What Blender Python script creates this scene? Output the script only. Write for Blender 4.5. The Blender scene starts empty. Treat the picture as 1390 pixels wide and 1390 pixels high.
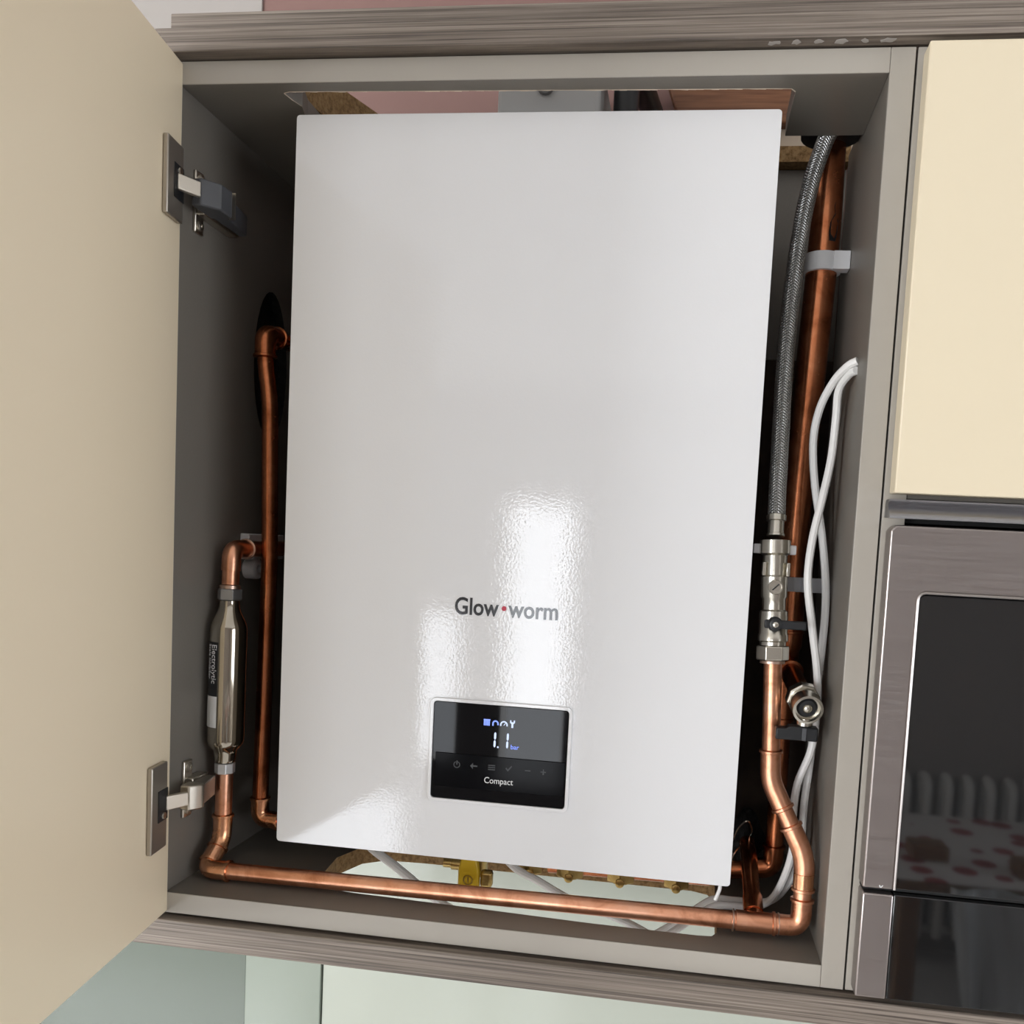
import bpy, bmesh, math, random
from mathutils import Vector, Matrix
random.seed(7)

# ------------------------------------------------------------------ camera
scene = bpy.context.scene
C = scene.collection
YAW, PITCH, ROLL = 0.1271, -0.072, 0.0533
FPX, CX, CY = 1157.43, 91.24, 131.33
cam_data = bpy.data.cameras.new('camera')
cam = bpy.data.objects.new('camera', cam_data)
C.objects.link(cam)
scene.camera = cam
_f = Vector((-math.sin(YAW)*math.cos(PITCH), math.cos(YAW)*math.cos(PITCH), math.sin(PITCH)))
_r = Vector((math.cos(YAW), math.sin(YAW), 0))
_u = _r.cross(_f)
_rr = math.cos(ROLL)*_r + math.sin(ROLL)*_u
_uu = -math.sin(ROLL)*_r + math.cos(ROLL)*_u
cam.matrix_world = Matrix(((_rr.x, _uu.x, -_f.x, .1591), (_rr.y, _uu.y, -_f.y, -.6808),
                           (_rr.z, _uu.z, -_f.z, .322), (0, 0, 0, 1)))
cam_data.sensor_width = 36
cam_data.sensor_fit = 'HORIZONTAL'
cam_data.lens = 36*FPX/1390
cam_data.shift_x = -CX/1390
cam_data.shift_y = CY/1390
cam_data.clip_start = .01

# ------------------------------------------------------------------ world, window light, exposure
world = bpy.data.worlds.new('sky')
scene.world = world
world.use_nodes = True
world.node_tree.nodes['Background'].inputs[0].default_value = (.80, .88, 1, 1)
world.node_tree.nodes['Background'].inputs[1].default_value = 1.5

FLOOR_Z, CEIL_Z = -1.42, 1.05
ROOM_L, ROOM_R, ROOM_F, WALL_Y = -4.0, 2.6, -3.3, .30

def window_light(name, loc, rot, sx, sy, power, col=(.955, .975, 1)):
    l = bpy.data.lights.new(name, 'AREA')
    l.shape = 'RECTANGLE'; l.size = sx; l.size_y = sy; l.energy = power; l.color = col
    o = bpy.data.objects.new(name, l); C.objects.link(o)
    o.location = loc; o.rotation_euler = rot
    return o
# windows behind or beside the camera; the last two are added fill light
WIN = {  # name: (axis, plane, a0, a1, z0, z1)
    'door_1':   ('y', ROOM_F, -.71, -.40, -.85, .52),
    'window_1': ('y', ROOM_F, -1.16, -.93, -.75, -.03),
    'window_4': ('y', ROOM_F, -1.90, -1.18, -1.38, -.95),
    'added_window_left': ('y', ROOM_F, -3.7, -1.95, -.45, .70),  # added unseen window: fill from the left, clear of the boiler's reflection
    'added_window_right': ('x', ROOM_R, -2.2, -.6, -.45, .70),  # added unseen window: lights the inside of the open door
}
POWER = {'door_1': 6.2, 'window_1': 1.9, 'window_4': 2.6, 'added_window_left': 78, 'added_window_right': 13}
for n, (ax, pl, a0, a1, z0, z1) in WIN.items():
    ca, cz = (a0+a1)/2, (z0+z1)/2
    if ax == 'y':
        window_light('daylight_'+n, (ca, pl+.025, cz), (math.radians(90), 0, 0), a1-a0, z1-z0, POWER[n])
    elif pl < 0:
        window_light('daylight_'+n, (pl+.025, ca, cz), (math.radians(90), 0, math.radians(-90)), a1-a0, z1-z0, POWER[n])
    else:
        window_light('daylight_'+n, (pl-.025, ca, cz), (math.radians(90), 0, math.radians(90)), a1-a0, z1-z0, POWER[n])
scene.view_settings.view_transform = 'Standard'
scene.view_settings.look = 'None'
scene.view_settings.gamma = 1
scene.view_settings.use_curve_mapping = False
scene.view_settings.exposure = 0.72

# ------------------------------------------------------------------ materials
def srgb(r, g, b):
    f = lambda c: (c/255/12.92) if c/255 <= .04045 else ((c/255+.055)/1.055)**2.4
    return (f(r), f(g), f(b), 1)
MATS = {}
def mat(name, col, rough=.5, metal=0, spec=.5, coat=0, emit=None, estr=0, trans=0, alpha=1):
    m = bpy.data.materials.new(name); m.use_nodes = True
    b = m.node_tree.nodes['Principled BSDF']
    b.inputs['Base Color'].default_value = col if len(col) == 4 else (*col, 1)
    b.inputs['Roughness'].default_value = rough
    b.inputs['Metallic'].default_value = metal
    b.inputs['Specular IOR Level'].default_value = spec
    b.inputs['Coat Weight'].default_value = coat
    b.inputs['Transmission Weight'].default_value = trans
    b.inputs['Alpha'].default_value = alpha
    if emit:
        b.inputs['Emission Color'].default_value = (*emit, 1)
        b.inputs['Emission Strength'].default_value = estr
    MATS[name] = m
    return m
def nodes(m):
    nt = m.node_tree
    return nt, nt.nodes['Principled BSDF'], nt.links
def coords(m, scale=(1, 1, 1), rot=(0, 0, 0)):
    nt, b, lk = nodes(m)
    tc = nt.nodes.new('ShaderNodeTexCoord'); mp = nt.nodes.new('ShaderNodeMapping')
    mp.inputs['Scale'].default_value = scale; mp.inputs['Rotation'].default_value = rot
    lk.new(tc.outputs['Object'], mp.inputs['Vector'])
    return mp.outputs['Vector']
def noise(m, vec, scale, detail=4, rough=.55, dist=0):
    nt, b, lk = nodes(m)
    n = nt.nodes.new('ShaderNodeTexNoise')
    n.inputs['Scale'].default_value = scale; n.inputs['Detail'].default_value = detail
    n.inputs['Roughness'].default_value = rough; n.inputs['Distortion'].default_value = dist
    lk.new(vec, n.inputs['Vector'])
    return n.outputs['Fac']
def ramp(m, fac, stops):
    nt, b, lk = nodes(m)
    r = nt.nodes.new('ShaderNodeValToRGB')
    e = r.color_ramp.elements
    while len(e) < len(stops): e.new(.5)
    for el, (p, c) in zip(e, stops): el.position = p; el.color = c if len(c) == 4 else (*c, 1)
    lk.new(fac, r.inputs['Fac'])
    return r.outputs['Color']
def bump(m, fac, strength, dist=.001):
    nt, b, lk = nodes(m)
    bp = nt.nodes.new('ShaderNodeBump')
    bp.inputs['Strength'].default_value = strength; bp.inputs['Distance'].default_value = dist
    lk.new(fac, bp.inputs['Height']); lk.new(bp.outputs['Normal'], b.inputs['Normal'])
def colour(m, sock): nt, b, lk = nodes(m); lk.new(sock, b.inputs['Base Color'])
def roughness(m, fac, lo, hi):
    nt, b, lk = nodes(m)
    mr = nt.nodes.new('ShaderNodeMapRange')
    mr.inputs['To Min'].default_value = lo; mr.inputs['To Max'].default_value = hi
    lk.new(fac, mr.inputs['Value']); lk.new(mr.outputs['Result'], b.inputs['Roughness'])

boiler_white = mat('boiler_white', (.80, .80, .81), .035, spec=.5)
bump(boiler_white, noise(boiler_white, coords(boiler_white), 480, 1), .085, .0005)
boiler_grey = mat('boiler_chassis', (.30, .30, .31), .4, metal=.6)
white_plastic = mat('white_plastic', (.78, .78, .77), .35)
cable_white = mat('cable_white', (.87, .86, .84), .36)
black_gloss = mat('black_glass', (.004, .004, .005), .03, spec=.16)
black_key = mat('black_key_panel', (.004, .004, .005), .09, spec=.05)
black_plastic = mat('black_plastic', (.012, .013, .015), .4)
foam_and_hole_black = mat('foam_and_hole_black', (.006, .006, .006), .9)
bump(foam_and_hole_black, noise(foam_and_hole_black, coords(foam_and_hole_black), 160, 3), .8, .004)
blue_led = mat('display_blue', (0, 0, 0), .5, emit=(.22, .32, 1.0), estr=.9)
white_led = mat('display_white', (0, 0, 0), .5, emit=(.62, .72, 1.0), estr=.75)
key_grey = mat('key_symbol', (.045, .048, .053), .4)
ink_black = mat('lettering_black', (.015, .015, .017), .10)
ink_red = mat('lettering_red', (.50, .02, .05), .35)
ink_white = mat('lettering_white', (.80, .80, .80), .4)

edge_band = mat('grey_edge_banding', (.41, .378, .33), .38)
bump(edge_band, noise(edge_band, coords(edge_band), 500, 3), .06, .0005)
laminate = mat('grey_laminate', (.33, .32, .295), .42)
_v = coords(laminate)
_n = noise(laminate, _v, 500, 3, .7)
colour(laminate, ramp(laminate, _n, [(.3, (.175, .158, .136)), (.7, (.192, .174, .150))]))
bump(laminate, noise(laminate, _v, 700, 2), .05, .0004)
roughness(laminate, _n, .36, .5)
chip = mat('chipboard', (.30, .18, .08), .9)
_v = coords(chip); _n = noise(chip, _v, 190, 4, .75)
colour(chip, ramp(chip, _n, [(.25, (.09, .045, .016)), (.5, (.30, .18, .075)), (.75, (.42, .28, .13))]))
bump(chip, _n, .6, .002)
brown_board = mat('brown_hardboard', (.055, .033, .022), .75)
colour(brown_board, ramp(brown_board, noise(brown_board, coords(brown_board), 25, 5), [(.3, (.035, .021, .014)), (.7, (.075, .046, .030))]))
batten_wood = mat('batten_wood', (.20, .085, .04), .5)
colour(batten_wood, ramp(batten_wood, noise(batten_wood, coords(batten_wood, (3, 60, 60)), 3, 4), [(.3, (.12, .045, .02)), (.7, (.30, .13, .06))]))

cream = mat('cream_gloss', (.74, .645, .475), .32)
bump(cream, noise(cream, coords(cream), 900, 2), .02, .0003)
cream_in = mat('cream_door_inside', (.84, .72, .53), .38)
bump(cream_in, noise(cream_in, coords(cream_in), 900, 2), .03, .0003)

wood = mat('taupe_wood_grain', (.2, .17, .145), .48)
_v = coords(wood, (1.3, 90, 300)); _n1 = noise(wood, _v, 1.5, 7, .70, .35)
_v2 = coords(wood, (6, 200, 620)); _n2 = noise(wood, _v2, 1.4, 3, .6)
nt, b, lk = nodes(wood)
mx = nt.nodes.new('ShaderNodeMath'); mx.operation = 'MULTIPLY_ADD'
lk.new(_n2, mx.inputs[0]); mx.inputs[1].default_value = .38; lk.new(_n1, mx.inputs[2])
colour(wood, ramp(wood, mx.outputs[0], [(.52, (.055, .042, .034)), (.61, (.130, .104, .084)), (.71, (.205, .168, .137)), (.82, (.29, .245, .205))]))
bump(wood, mx.outputs[0], .25, .0008)

def copper_mat(name, c0, c1, c2, r0, r1):
    m = mat(name, c1, .3, metal=1)
    v = coords(m, (1, 1, 1)); n = noise(m, v, 26, 7, .68, .6)
    colour(m, ramp(m, n, [(.30, c0), (.50, c1), (.72, c2)]))
    n2 = noise(m, v, 120, 4)
    roughness(m, n2, r0, r1)
    bump(m, noise(m, v, 220, 3), .06, .0006)
    return m
copper = copper_mat('copper_bright', (.50, .20, .10), (.80, .39, .24), (.88, .50, .34), .22, .42)
copper_dull = copper_mat('copper_tarnished', (.28, .085, .032), (.54, .19, .085), (.68, .28, .14), .17, .32)
copper_joint = copper_mat('copper_fitting', (.42, .19, .07), (.72, .36, .20), (.84, .48, .32), .16, .34)
solder = mat('solder', (.62, .45, .36), .35, metal=1)
nickel = mat('nickel_plate', (.60, .57, .50), .24, metal=1)
chrome = mat('polished_steel', (.46, .42, .35), .08, metal=1)
nut_grey = mat('grey_nut', (.33, .33, .33), .4, metal=.8)
brass = copper_mat('brass', (.26, .16, .05), (.52, .37, .14), (.66, .50, .22), .22, .42)
yellow = mat('yellow_plastic', (.62, .40, .012), .38)
clip_white = mat('clip_white', (.74, .74, .75), .4)
clip_grey = mat('clip_grey', (.46, .46, .48), .45)
braid_wire = mat('steel_braid', (.50, .50, .49), .33, metal=1)
braid_core = mat('hose_core', (.05, .05, .05), .6)
hinge_steel = mat('hinge_nickel', (.60, .56, .49), .30, metal=1)
hinge_bright = mat('hinge_arm_nickel', (.74, .69, .60), .42, metal=.9)
hinge_dark = mat('hinge_damper_grey', (.075, .078, .085), .45)
hinge_plate = mat('hinge_plate_satin', (.44, .40, .345), .38, metal=.85)
steel = mat('brushed_steel', (.40, .36, .345), .3, metal=1)
_n = noise(steel, coords(steel, (5, 40, 260)), 3, 4)
roughness(steel, _n, .25, .42)
bump(steel, noise(steel, coords(steel), 28, 6, .75, 1.5), .05, .0012)
steel_edge = mat('steel_edge', (.40, .37, .35), .32, metal=1)
rail_alu = mat('aluminium_rail', (.42, .42, .44), .28, metal=1)
oven_glass = mat('oven_black_glass', (.006, .0065, .007), .035, spec=1.0)
dark_gap = mat('dark_recess', (.012, .012, .012), .7)

pink = mat('pink_paint', (.240, .138, .120), .7)
bump(pink, noise(pink, coords(pink), 250, 3), .1, .001)
white_paint = mat('white_paint', (.74, .71, .67), .75)
bump(white_paint, noise(white_paint, coords(white_paint), 200, 3), .1, .001)
taupe_paint = mat('taupe_wall_paint', (.40, .37, .35), .8)
column_paint = mat('grey_white_paint', (.40, .37, .345), .75)
cream_paint = mat('cream_wall_paint', (.60, .50, .39), .8)
green_glass = mat('green_glass', (.115, .142, .112), .05, spec=.8)  # one glass in three base tones, reflected light painted into the colour
green_glass3 = mat('green_glass_bright_reflection', (.47, .50, .43), .05, spec=.8)
green_glass2 = mat('green_glass_faint_reflection', (.28, .32, .265), .05, spec=.8)
glass_edge = mat('glass_edge', (.08, .15, .12), .2)
floor_tile = mat('floor_tile', (.62, .58, .52), .25)
colour(floor_tile, ramp(floor_tile, noise(floor_tile, coords(floor_tile), 6, 5), [(.3, (.70, .69, .67)), (.7, (.79, .78, .76))]))
ceiling_paint = mat('ceiling_paint', (.80, .79, .77), .8)
frame_white = mat('upvc_white', (.80, .80, .80), .3)
rad_white = mat('radiator_enamel', (.80, .79, .77), .25)
pane = mat('window_glass', (.9, .95, 1), .02, trans=1)
table_wood = mat('table_wood', (.22, .11, .05), .4)
bag = mat('clear_polythene', (.85, .88, .90), .12, trans=.45)
cloth = mat('dotted_oilcloth', (.75, .72, .70), .35)
_nt, _b, _lk = nodes(cloth)
_vo = _nt.nodes.new('ShaderNodeTexVoronoi'); _vo.inputs['Scale'].default_value = 8.5; _vo.inputs['Randomness'].default_value = .55
_lk.new(coords(cloth), _vo.inputs['Vector'])
colour(cloth, ramp(cloth, _vo.outputs['Distance'], [(.0, (.32, .02, .035)), (.34, (.32, .02, .035)), (.37, (.75, .72, .70))]))

# ------------------------------------------------------------------ mesh tools
ORG = {}
class MB:
    def __init__(s): s.v = []; s.f = []; s.mi = []
    def add(s, verts, faces, mi=0):
        o = len(s.v); s.v += [Vector(p) for p in verts]
        s.f += [tuple(i+o for i in f) for f in faces]; s.mi += [mi]*len(faces)
        return s
    def box(s, x0, x1, y0, y1, z0, z1, mi=0):
        return s.add([(x0,y0,z0),(x1,y0,z0),(x1,y1,z0),(x0,y1,z0),(x0,y0,z1),(x1,y0,z1),(x1,y1,z1),(x0,y1,z1)],
              [(0,3,2,1),(4,5,6,7),(0,1,5,4),(1,2,6,5),(2,3,7,6),(3,0,4,7)], mi)
    def prism(s, poly, axis, a0, a1, mi=0):
        def P(p, a):
            return {'x': (a, p[0], p[1]), 'y': (p[0], a, p[1]), 'z': (p[0], p[1], a)}[axis]
        n = len(poly)
        vs = [P(p, a0) for p in poly]+[P(p, a1) for p in poly]
        fs = [tuple(range(n-1, -1, -1)), tuple(range(n, 2*n))]+[(i, (i+1) % n, n+(i+1) % n, n+i) for i in range(n)]
        return s.add(vs, fs, mi)
    def plate_hole(s, outer, hole, axis, a0, a1, mi_edge=1):
        """flat plate with a hole; the cut faces take the second material"""
        def P(p, a):
            return {'x': (a, p[0], p[1]), 'y': (p[0], a, p[1]), 'z': (p[0], p[1], a)}[axis]
        bm = bmesh.new()
        rings = []
        for poly in (outer, hole):
            vs = [bm.verts.new(P(p, a0)) for p in poly]; rings.append(vs)
            for i in range(len(vs)): bm.edges.new((vs[i], vs[(i+1) % len(vs)]))
        bmesh.ops.triangle_fill(bm, use_beauty=True, use_dissolve=False, edges=bm.edges[:])
        bm.verts.index_update()
        tri = [tuple(v.index for v in f.verts) for f in bm.faces]
        pts = [v.co.copy() for v in bm.verts]; bm.free()
        d = Vector(P((0, 0), a1-a0)); n = len(pts)
        s.add(pts+[p+d for p in pts], tri+[tuple(i+n for i in reversed(t)) for t in tri])
        for poly, m in ((outer, 0), (hole, mi_edge)):
            k = len(poly)
            s.add([P(p, a0) for p in poly]+[P(p, a1) for p in poly], [(i, (i+1) % k, k+(i+1) % k, k+i) for i in range(k)], m)
        return s
    def tube(s, path, r, seg=16, cap=True, mi=0):
        path = [Vector(p) for p in path]; n = len(path)
        rad = r if isinstance(r, (list, tuple)) else [r]*n
        t = [(path[min(i+1, n-1)]-path[max(i-1, 0)]).normalized() for i in range(n)]
        a = Vector((0, 0, 1)) if abs(t[0].z) < .9 else Vector((1, 0, 0))
        u = t[0].cross(a).normalized(); vs = []; fs = []
        for i in range(n):
            if i: u = (u - t[i]*u.dot(t[i])).normalized()
            w = t[i].cross(u)
            vs += [path[i]+(u*math.cos(2*math.pi*k/seg)+w*math.sin(2*math.pi*k/seg))*rad[i] for k in range(seg)]
        for i in range(n-1):
            for k in range(seg):
                k2 = (k+1) % seg
                fs.append((i*seg+k, i*seg+k2, (i+1)*seg+k2, (i+1)*seg+k))
        if cap: fs += [tuple(range(seg-1, -1, -1)), tuple((n-1)*seg+k for k in range(seg))]
        return s.add(vs, fs, mi)
    def lathe(s, p0, p1, prof, seg=24, mi=0, phase=0):
        """prof: (distance from p0 along p0->p1, radius)"""
        p0, p1 = Vector(p0), Vector(p1); d = (p1-p0).normalized()
        a = Vector((0, 0, 1)) if abs(d.z) < .9 else Vector((0, -1, 0))
        u = (a-d*a.dot(d)).normalized(); w = d.cross(u); vs = []; fs = []
        for t, r in prof:
            for k in range(seg):
                q = 2*math.pi*k/seg+phase
                vs.append(p0+d*t+(u*math.cos(q)+w*math.sin(q))*max(r, 1e-5))
        n = len(prof)
        for i in range(n-1):
            for k in range(seg):
                k2 = (k+1) % seg
                fs.append((i*seg+k, i*seg+k2, (i+1)*seg+k2, (i+1)*seg+k))
        fs += [tuple(range(seg-1, -1, -1)), tuple((n-1)*seg+k for k in range(seg))]
        return s.add(vs, fs, mi)
    def map(s, fn): s.v = [Vector(fn(p)) for p in s.v]; return s
    def build(s, name, mats, parent=None, origin=None, smooth=True, bevel=0, seg=2, angle=35):
        if parent is not None: org = ORG[parent.name]
        elif origin is not None: org = Vector(origin)
        else:
            lo = Vector([min(p[i] for p in s.v) for i in range(3)]); hi = Vector([max(p[i] for p in s.v) for i in range(3)])
            org = Vector(((lo.x+hi.x)/2, (lo.y+hi.y)/2, lo.z))
        me = bpy.data.meshes.new(name)
        me.from_pydata([tuple(p-org) for p in s.v], [], s.f)
        bm = bmesh.new(); bm.from_mesh(me)
        bmesh.ops.remove_doubles(bm, verts=bm.verts, dist=1e-6)
        bmesh.ops.recalc_face_normals(bm, faces=bm.faces)
        bm.to_mesh(me); bm.free()
        ml = mats if isinstance(mats, (list, tuple)) else [mats]
        for m in ml: me.materials.append(m)
        if len(ml) > 1 and len(me.polygons) == len(s.mi): me.polygons.foreach_set('material_index', s.mi)
        if smooth:
            me.polygons.foreach_set('use_smooth', [True]*len(me.polygons))
            me.set_sharp_from_angle(angle=math.radians(angle))
        o = bpy.data.objects.new(name, me); C.objects.link(o)
        if parent is not None: o.parent = parent; ORG[o.name] = ORG[parent.name]
        else: o.location = org; ORG[o.name] = org
        if bevel:
            md = o.modifiers.new('bevel', 'BEVEL'); md.width = bevel; md.segments = seg
            md.limit_method = 'ANGLE'; md.angle_limit = math.radians(40); md.harden_normals = False
        return o
def thing(name, label, cat, loc, group=None):
    o = bpy.data.objects.new(name, None); C.objects.link(o)
    o.location = loc; o.empty_display_size = .02; ORG[o.name] = Vector(loc)
    return tag(o, label, cat, group)
def tag(o, label, cat, group=None):
    o['label'] = label; o['category'] = cat
    if group: o['group'] = group
    return o
def structure(o, label=None, cat=None):
    o['kind'] = 'structure'
    if label: o['label'] = label
    if cat: o['category'] = cat
    return o
def lab(o, label): o['label'] = label; return o
def box(name, m, x0, x1, y0, y1, z0, z1, parent=None, bevel=0, **k):
    return MB().box(x0, x1, y0, y1, z0, z1).build(name, m, parent, bevel=bevel, **k)
def fillet(path, rad, n=7):
    path = [Vector(p) for p in path]; out = [path[0]]
    for i in range(1, len(path)-1):
        a, b, c = path[i-1], path[i], path[i+1]
        d1, d2 = (a-b), (c-b)
        r = min(rad, d1.length*.48, d2.length*.48)
        p, q = b+d1.normalized()*r, b+d2.normalized()*r
        for k in range(n+1):
            t = k/n; out.append(p*(1-t)**2+b*2*t*(1-t)+q*t*t)
    return out+[path[-1]]
def catmull(pts, n=8):
    pts = [Vector(p) for p in pts]; P = [pts[0]*2-pts[1]]+pts+[pts[-1]*2-pts[-2]]; out = []
    for i in range(1, len(P)-2):
        for k in range(n):
            t = k/n; a, b, c, d = P[i-1:i+3]
            out.append(.5*((2*b)+(c-a)*t+(2*a-5*b+4*c-d)*t*t+(3*b-a-3*c+d)*t**3))
    return out+[pts[-1]]
def elbow(parent, a, b, c, r, rad=.014, leg=.006, m=None, name='elbow'):
    """soldered bend: socket tube round corner b with rolled rims"""
    a, b, c = Vector(a), Vector(b), Vector(c)
    d1, d2 = (a-b).normalized(), (c-b).normalized()
    s = b+d1*(rad+leg); e = b+d2*(rad+leg)
    path = fillet([s, b, e], rad)
    mb = MB().tube(path, r*1.13, 18)
    mb.lathe(s-d1*.0015, s+d1, [(0, r*1.13), (.0006, r*1.30), (.0026, r*1.30), (.0034, r*1.12)], 20)
    mb.lathe(e-d2*.0015, e+d2, [(0, r*1.13), (.0006, r*1.30), (.0026, r*1.30), (.0034, r*1.12)], 20)
    return mb.build(name, m or copper_joint, parent)
def sleeve(parent, p, d, length, r, m=None, name='coupling'):
    p, d = Vector(p), Vector(d).normalized()
    return MB().lathe(p-d*length/2, p+d, [(0, r), (.0004, r*1.14), (length-.0004, r*1.14), (length, r)], 20).build(name, m or copper_joint, parent)
def text(name, body, size, x, y, z, m, parent, align='CENTER', depth=.0003, squash=1, fn=None, bold=0):
    cu = bpy.data.curves.new(name, 'FONT'); cu.body = body; cu.size = size; cu.align_x = align
    cu.extrude = depth/2; cu.offset = bold; cu.resolution_u = 4
    tmp = bpy.data.objects.new(name+'_tmp', cu); C.objects.link(tmp)
    dg = bpy.context.evaluated_depsgraph_get()
    me = bpy.data.meshes.new_from_object(tmp.evaluated_get(dg))
    mb = MB(); mb.add([v.co for v in me.vertices], [tuple(p.vertices) for p in me.polygons])
    bpy.data.objects.remove(tmp); bpy.data.meshes.remove(me); bpy.data.curves.remove(cu)
    if fn: mb.map(fn)
    else: mb.map(lambda p: (x+p.x*squash, y-p.z, z+p.y))
    return mb.build(name, m, parent, smooth=False)

# ------------------------------------------------------------------ the room
structure(box('floor', floor_tile, ROOM_L, ROOM_R, ROOM_F, WALL_Y, FLOOR_Z-.05, FLOOR_Z, smooth=False))
structure(box('ceiling', ceiling_paint, ROOM_L, ROOM_R, ROOM_F, WALL_Y, CEIL_Z, CEIL_Z+.05, smooth=False))
structure(box('wall_back', pink, ROOM_L, ROOM_R, WALL_Y+.012, WALL_Y+.11, FLOOR_Z, CEIL_Z, smooth=False))

def wall_with_openings(name, ax, pl, lo, hi, ops, m=None):
    """wall as blocks around its openings"""
    mb = MB(); t = -.1 if pl < 0 else .1
    def blk(a0, a1, z0, z1):
        if a1-a0 < 1e-4 or z1-z0 < 1e-4: return
        p0, p1 = sorted((pl, pl+t))
        if ax == 'y': mb.box(a0, a1, p0, p1, z0, z1)
        else: mb.box(p0, p1, a0, a1, z0, z1)
    cur = lo
    for a0, a1, z0, z1 in sorted(ops):
        blk(cur, a0, FLOOR_Z, CEIL_Z); blk(a0, a1, FLOOR_Z, z0); blk(a0, a1, z1, CEIL_Z); cur = a1
    blk(cur, hi, FLOOR_Z, CEIL_Z)
    return structure(mb.build(name, m or white_paint, smooth=False))
wall_with_openings('wall_front', 'y', ROOM_F, ROOM_L, ROOM_R, [WIN[k][2:] for k in ('added_window_left', 'window_4', 'door_1', 'window_1')], taupe_paint)
wall_with_openings('wall_left', 'x', ROOM_L, ROOM_F, WALL_Y, [])
wall_with_openings('wall_right', 'x', ROOM_R, ROOM_F, WALL_Y, [WIN['added_window_right'][2:]])
for n, (ax, pl, a0, a1, z0, z1) in WIN.items():
    w = .04 if a1-a0 > .5 else .018
    sgn = -1 if pl < 0 else 1
    p0, p1 = sorted((pl+sgn*.02, pl+sgn*.07))
    def fb(mb, u0, u1, v0, v1, q0=p0, q1=p1):
        return mb.box(u0, u1, q0, q1, v0, v1) if ax == 'y' else mb.box(q0, q1, u0, u1, v0, v1)
    mb = MB(); fb(mb, a0, a0+w, z0, z1); fb(mb, a1-w, a1, z0, z1); fb(mb, a0+w, a1-w, z0, z0+w); fb(mb, a0+w, a1-w, z1-w, z1)
    fr = structure(mb.build(n, frame_white, smooth=False))
    mid = (p0+p1)/2
    fb(MB(), a0+w, a1-w, z0+w, z1-w, mid-.006, mid+.006).build('pane', pane, fr, smooth=False)

# painted wall sections of the back wall in view
structure(MB().box(-1.4, -.3815, WALL_Y+.009, WALL_Y+.0118, .0215, CEIL_Z).build('wall_column', column_paint, smooth=False))
structure(MB().box(.118, .9, WALL_Y, WALL_Y+.012, .757, .80).build('wall_patch', cream_paint, smooth=False))
# glass splashback in three pieces; their tones paint in the reflected brightness
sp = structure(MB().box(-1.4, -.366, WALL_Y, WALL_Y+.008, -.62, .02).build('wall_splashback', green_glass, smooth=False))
MB().box(-.3645, -.2650, WALL_Y-.003, WALL_Y+.008, -.62, .02).build('glass_panel', green_glass2, sp, bevel=.001)  # piece shaped to a band of reflected light, coloured lighter
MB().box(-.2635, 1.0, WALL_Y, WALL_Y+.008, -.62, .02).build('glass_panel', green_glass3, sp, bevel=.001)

# radiator, table, cloth and bag that mirror in the oven glass
rad = thing('column_radiator', 'white column radiator on the wall behind the dotted table', 'radiator', (1.5, ROOM_F+.08, FLOOR_Z))
for i in range(19):
    x = .62+i*.088
    MB().tube(fillet([(x, ROOM_F+.13, FLOOR_Z+.12), (x, ROOM_F+.13, FLOOR_Z+.80), (x, ROOM_F+.05, FLOOR_Z+.83), (x, ROOM_F+.05, FLOOR_Z+.12)], .04), .023, 8).build('column', rad_white, rad)
MB().tube([(.60, ROOM_F+.09, FLOOR_Z+.14), (2.24, ROOM_F+.09, FLOOR_Z+.14)], .02, 8).build('header_pipe', rad_white, rad)
for x in (.7, 2.1): MB().box(x-.03, x+.03, ROOM_F+.04, ROOM_F+.14, FLOOR_Z, FLOOR_Z+.12).build('foot', rad_white, rad)
tb = thing('dining_table', 'wooden dining table under a red dotted cloth', 'table', (1.5, -2.5, FLOOR_Z))
MB().box(.86, 2.2, -2.86, -2.12, FLOOR_Z+.71, FLOOR_Z+.745).build('table_top', table_wood, tb, bevel=.004)
for x in (.93, 2.13):
    for y in (-2.79, -2.19): MB().box(x-.03, x+.03, y-.03, y+.03, FLOOR_Z, FLOOR_Z+.71).build('leg', table_wood, tb, bevel=.004)
tag(MB().box(.855, 2.205, -2.865, -2.115, FLOOR_Z+.7455, FLOOR_Z+.7485).build('tablecloth', cloth, smooth=False), 'white oilcloth with maroon dots spread on the table', 'tablecloth')
mb = MB(); nx, nz = 28, 18; vs = []; fs = []
for j in range(nz+1):
    v = j/nz
    for i in range(nx+1):
        u = i/nx
        wdt = .46*(1-.62*max(0, v-.15)**1.2)
        vs.append((1.02+.10*v+wdt*u, -2.075+.018*math.sin(u*17+v*2)+.010*math.sin(u*31-3*v), FLOOR_Z+.752-.62*v-.16*v*math.sin(u*math.pi)))
for j in range(nz):
    for i in range(nx): fs.append((j*(nx+1)+i, j*(nx+1)+i+1, (j+1)*(nx+1)+i+1, (j+1)*(nx+1)+i))
mb.add(vs, fs)
bg = mb.build('plastic_bag', bag); sm = bg.modifiers.new('thickness', 'SOLIDIFY'); sm.thickness = .0012
tag(bg, 'crumpled clear polythene sheet hanging off the table edge', 'bag')
for x, y, s in ((1.02, -2.35, .06), (1.36, -2.25, .09)):
    b_ = MB().box(x-s, x+s, y-.05, y+.05, FLOOR_Z+.749, FLOOR_Z+.749+.05).build('wooden_box', table_wood, bevel=.004)
    tag(b_, 'small brown wooden box standing on the dotted tablecloth' if s < .07 else 'wide brown wooden box standing on the dotted tablecloth', 'box')

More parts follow.
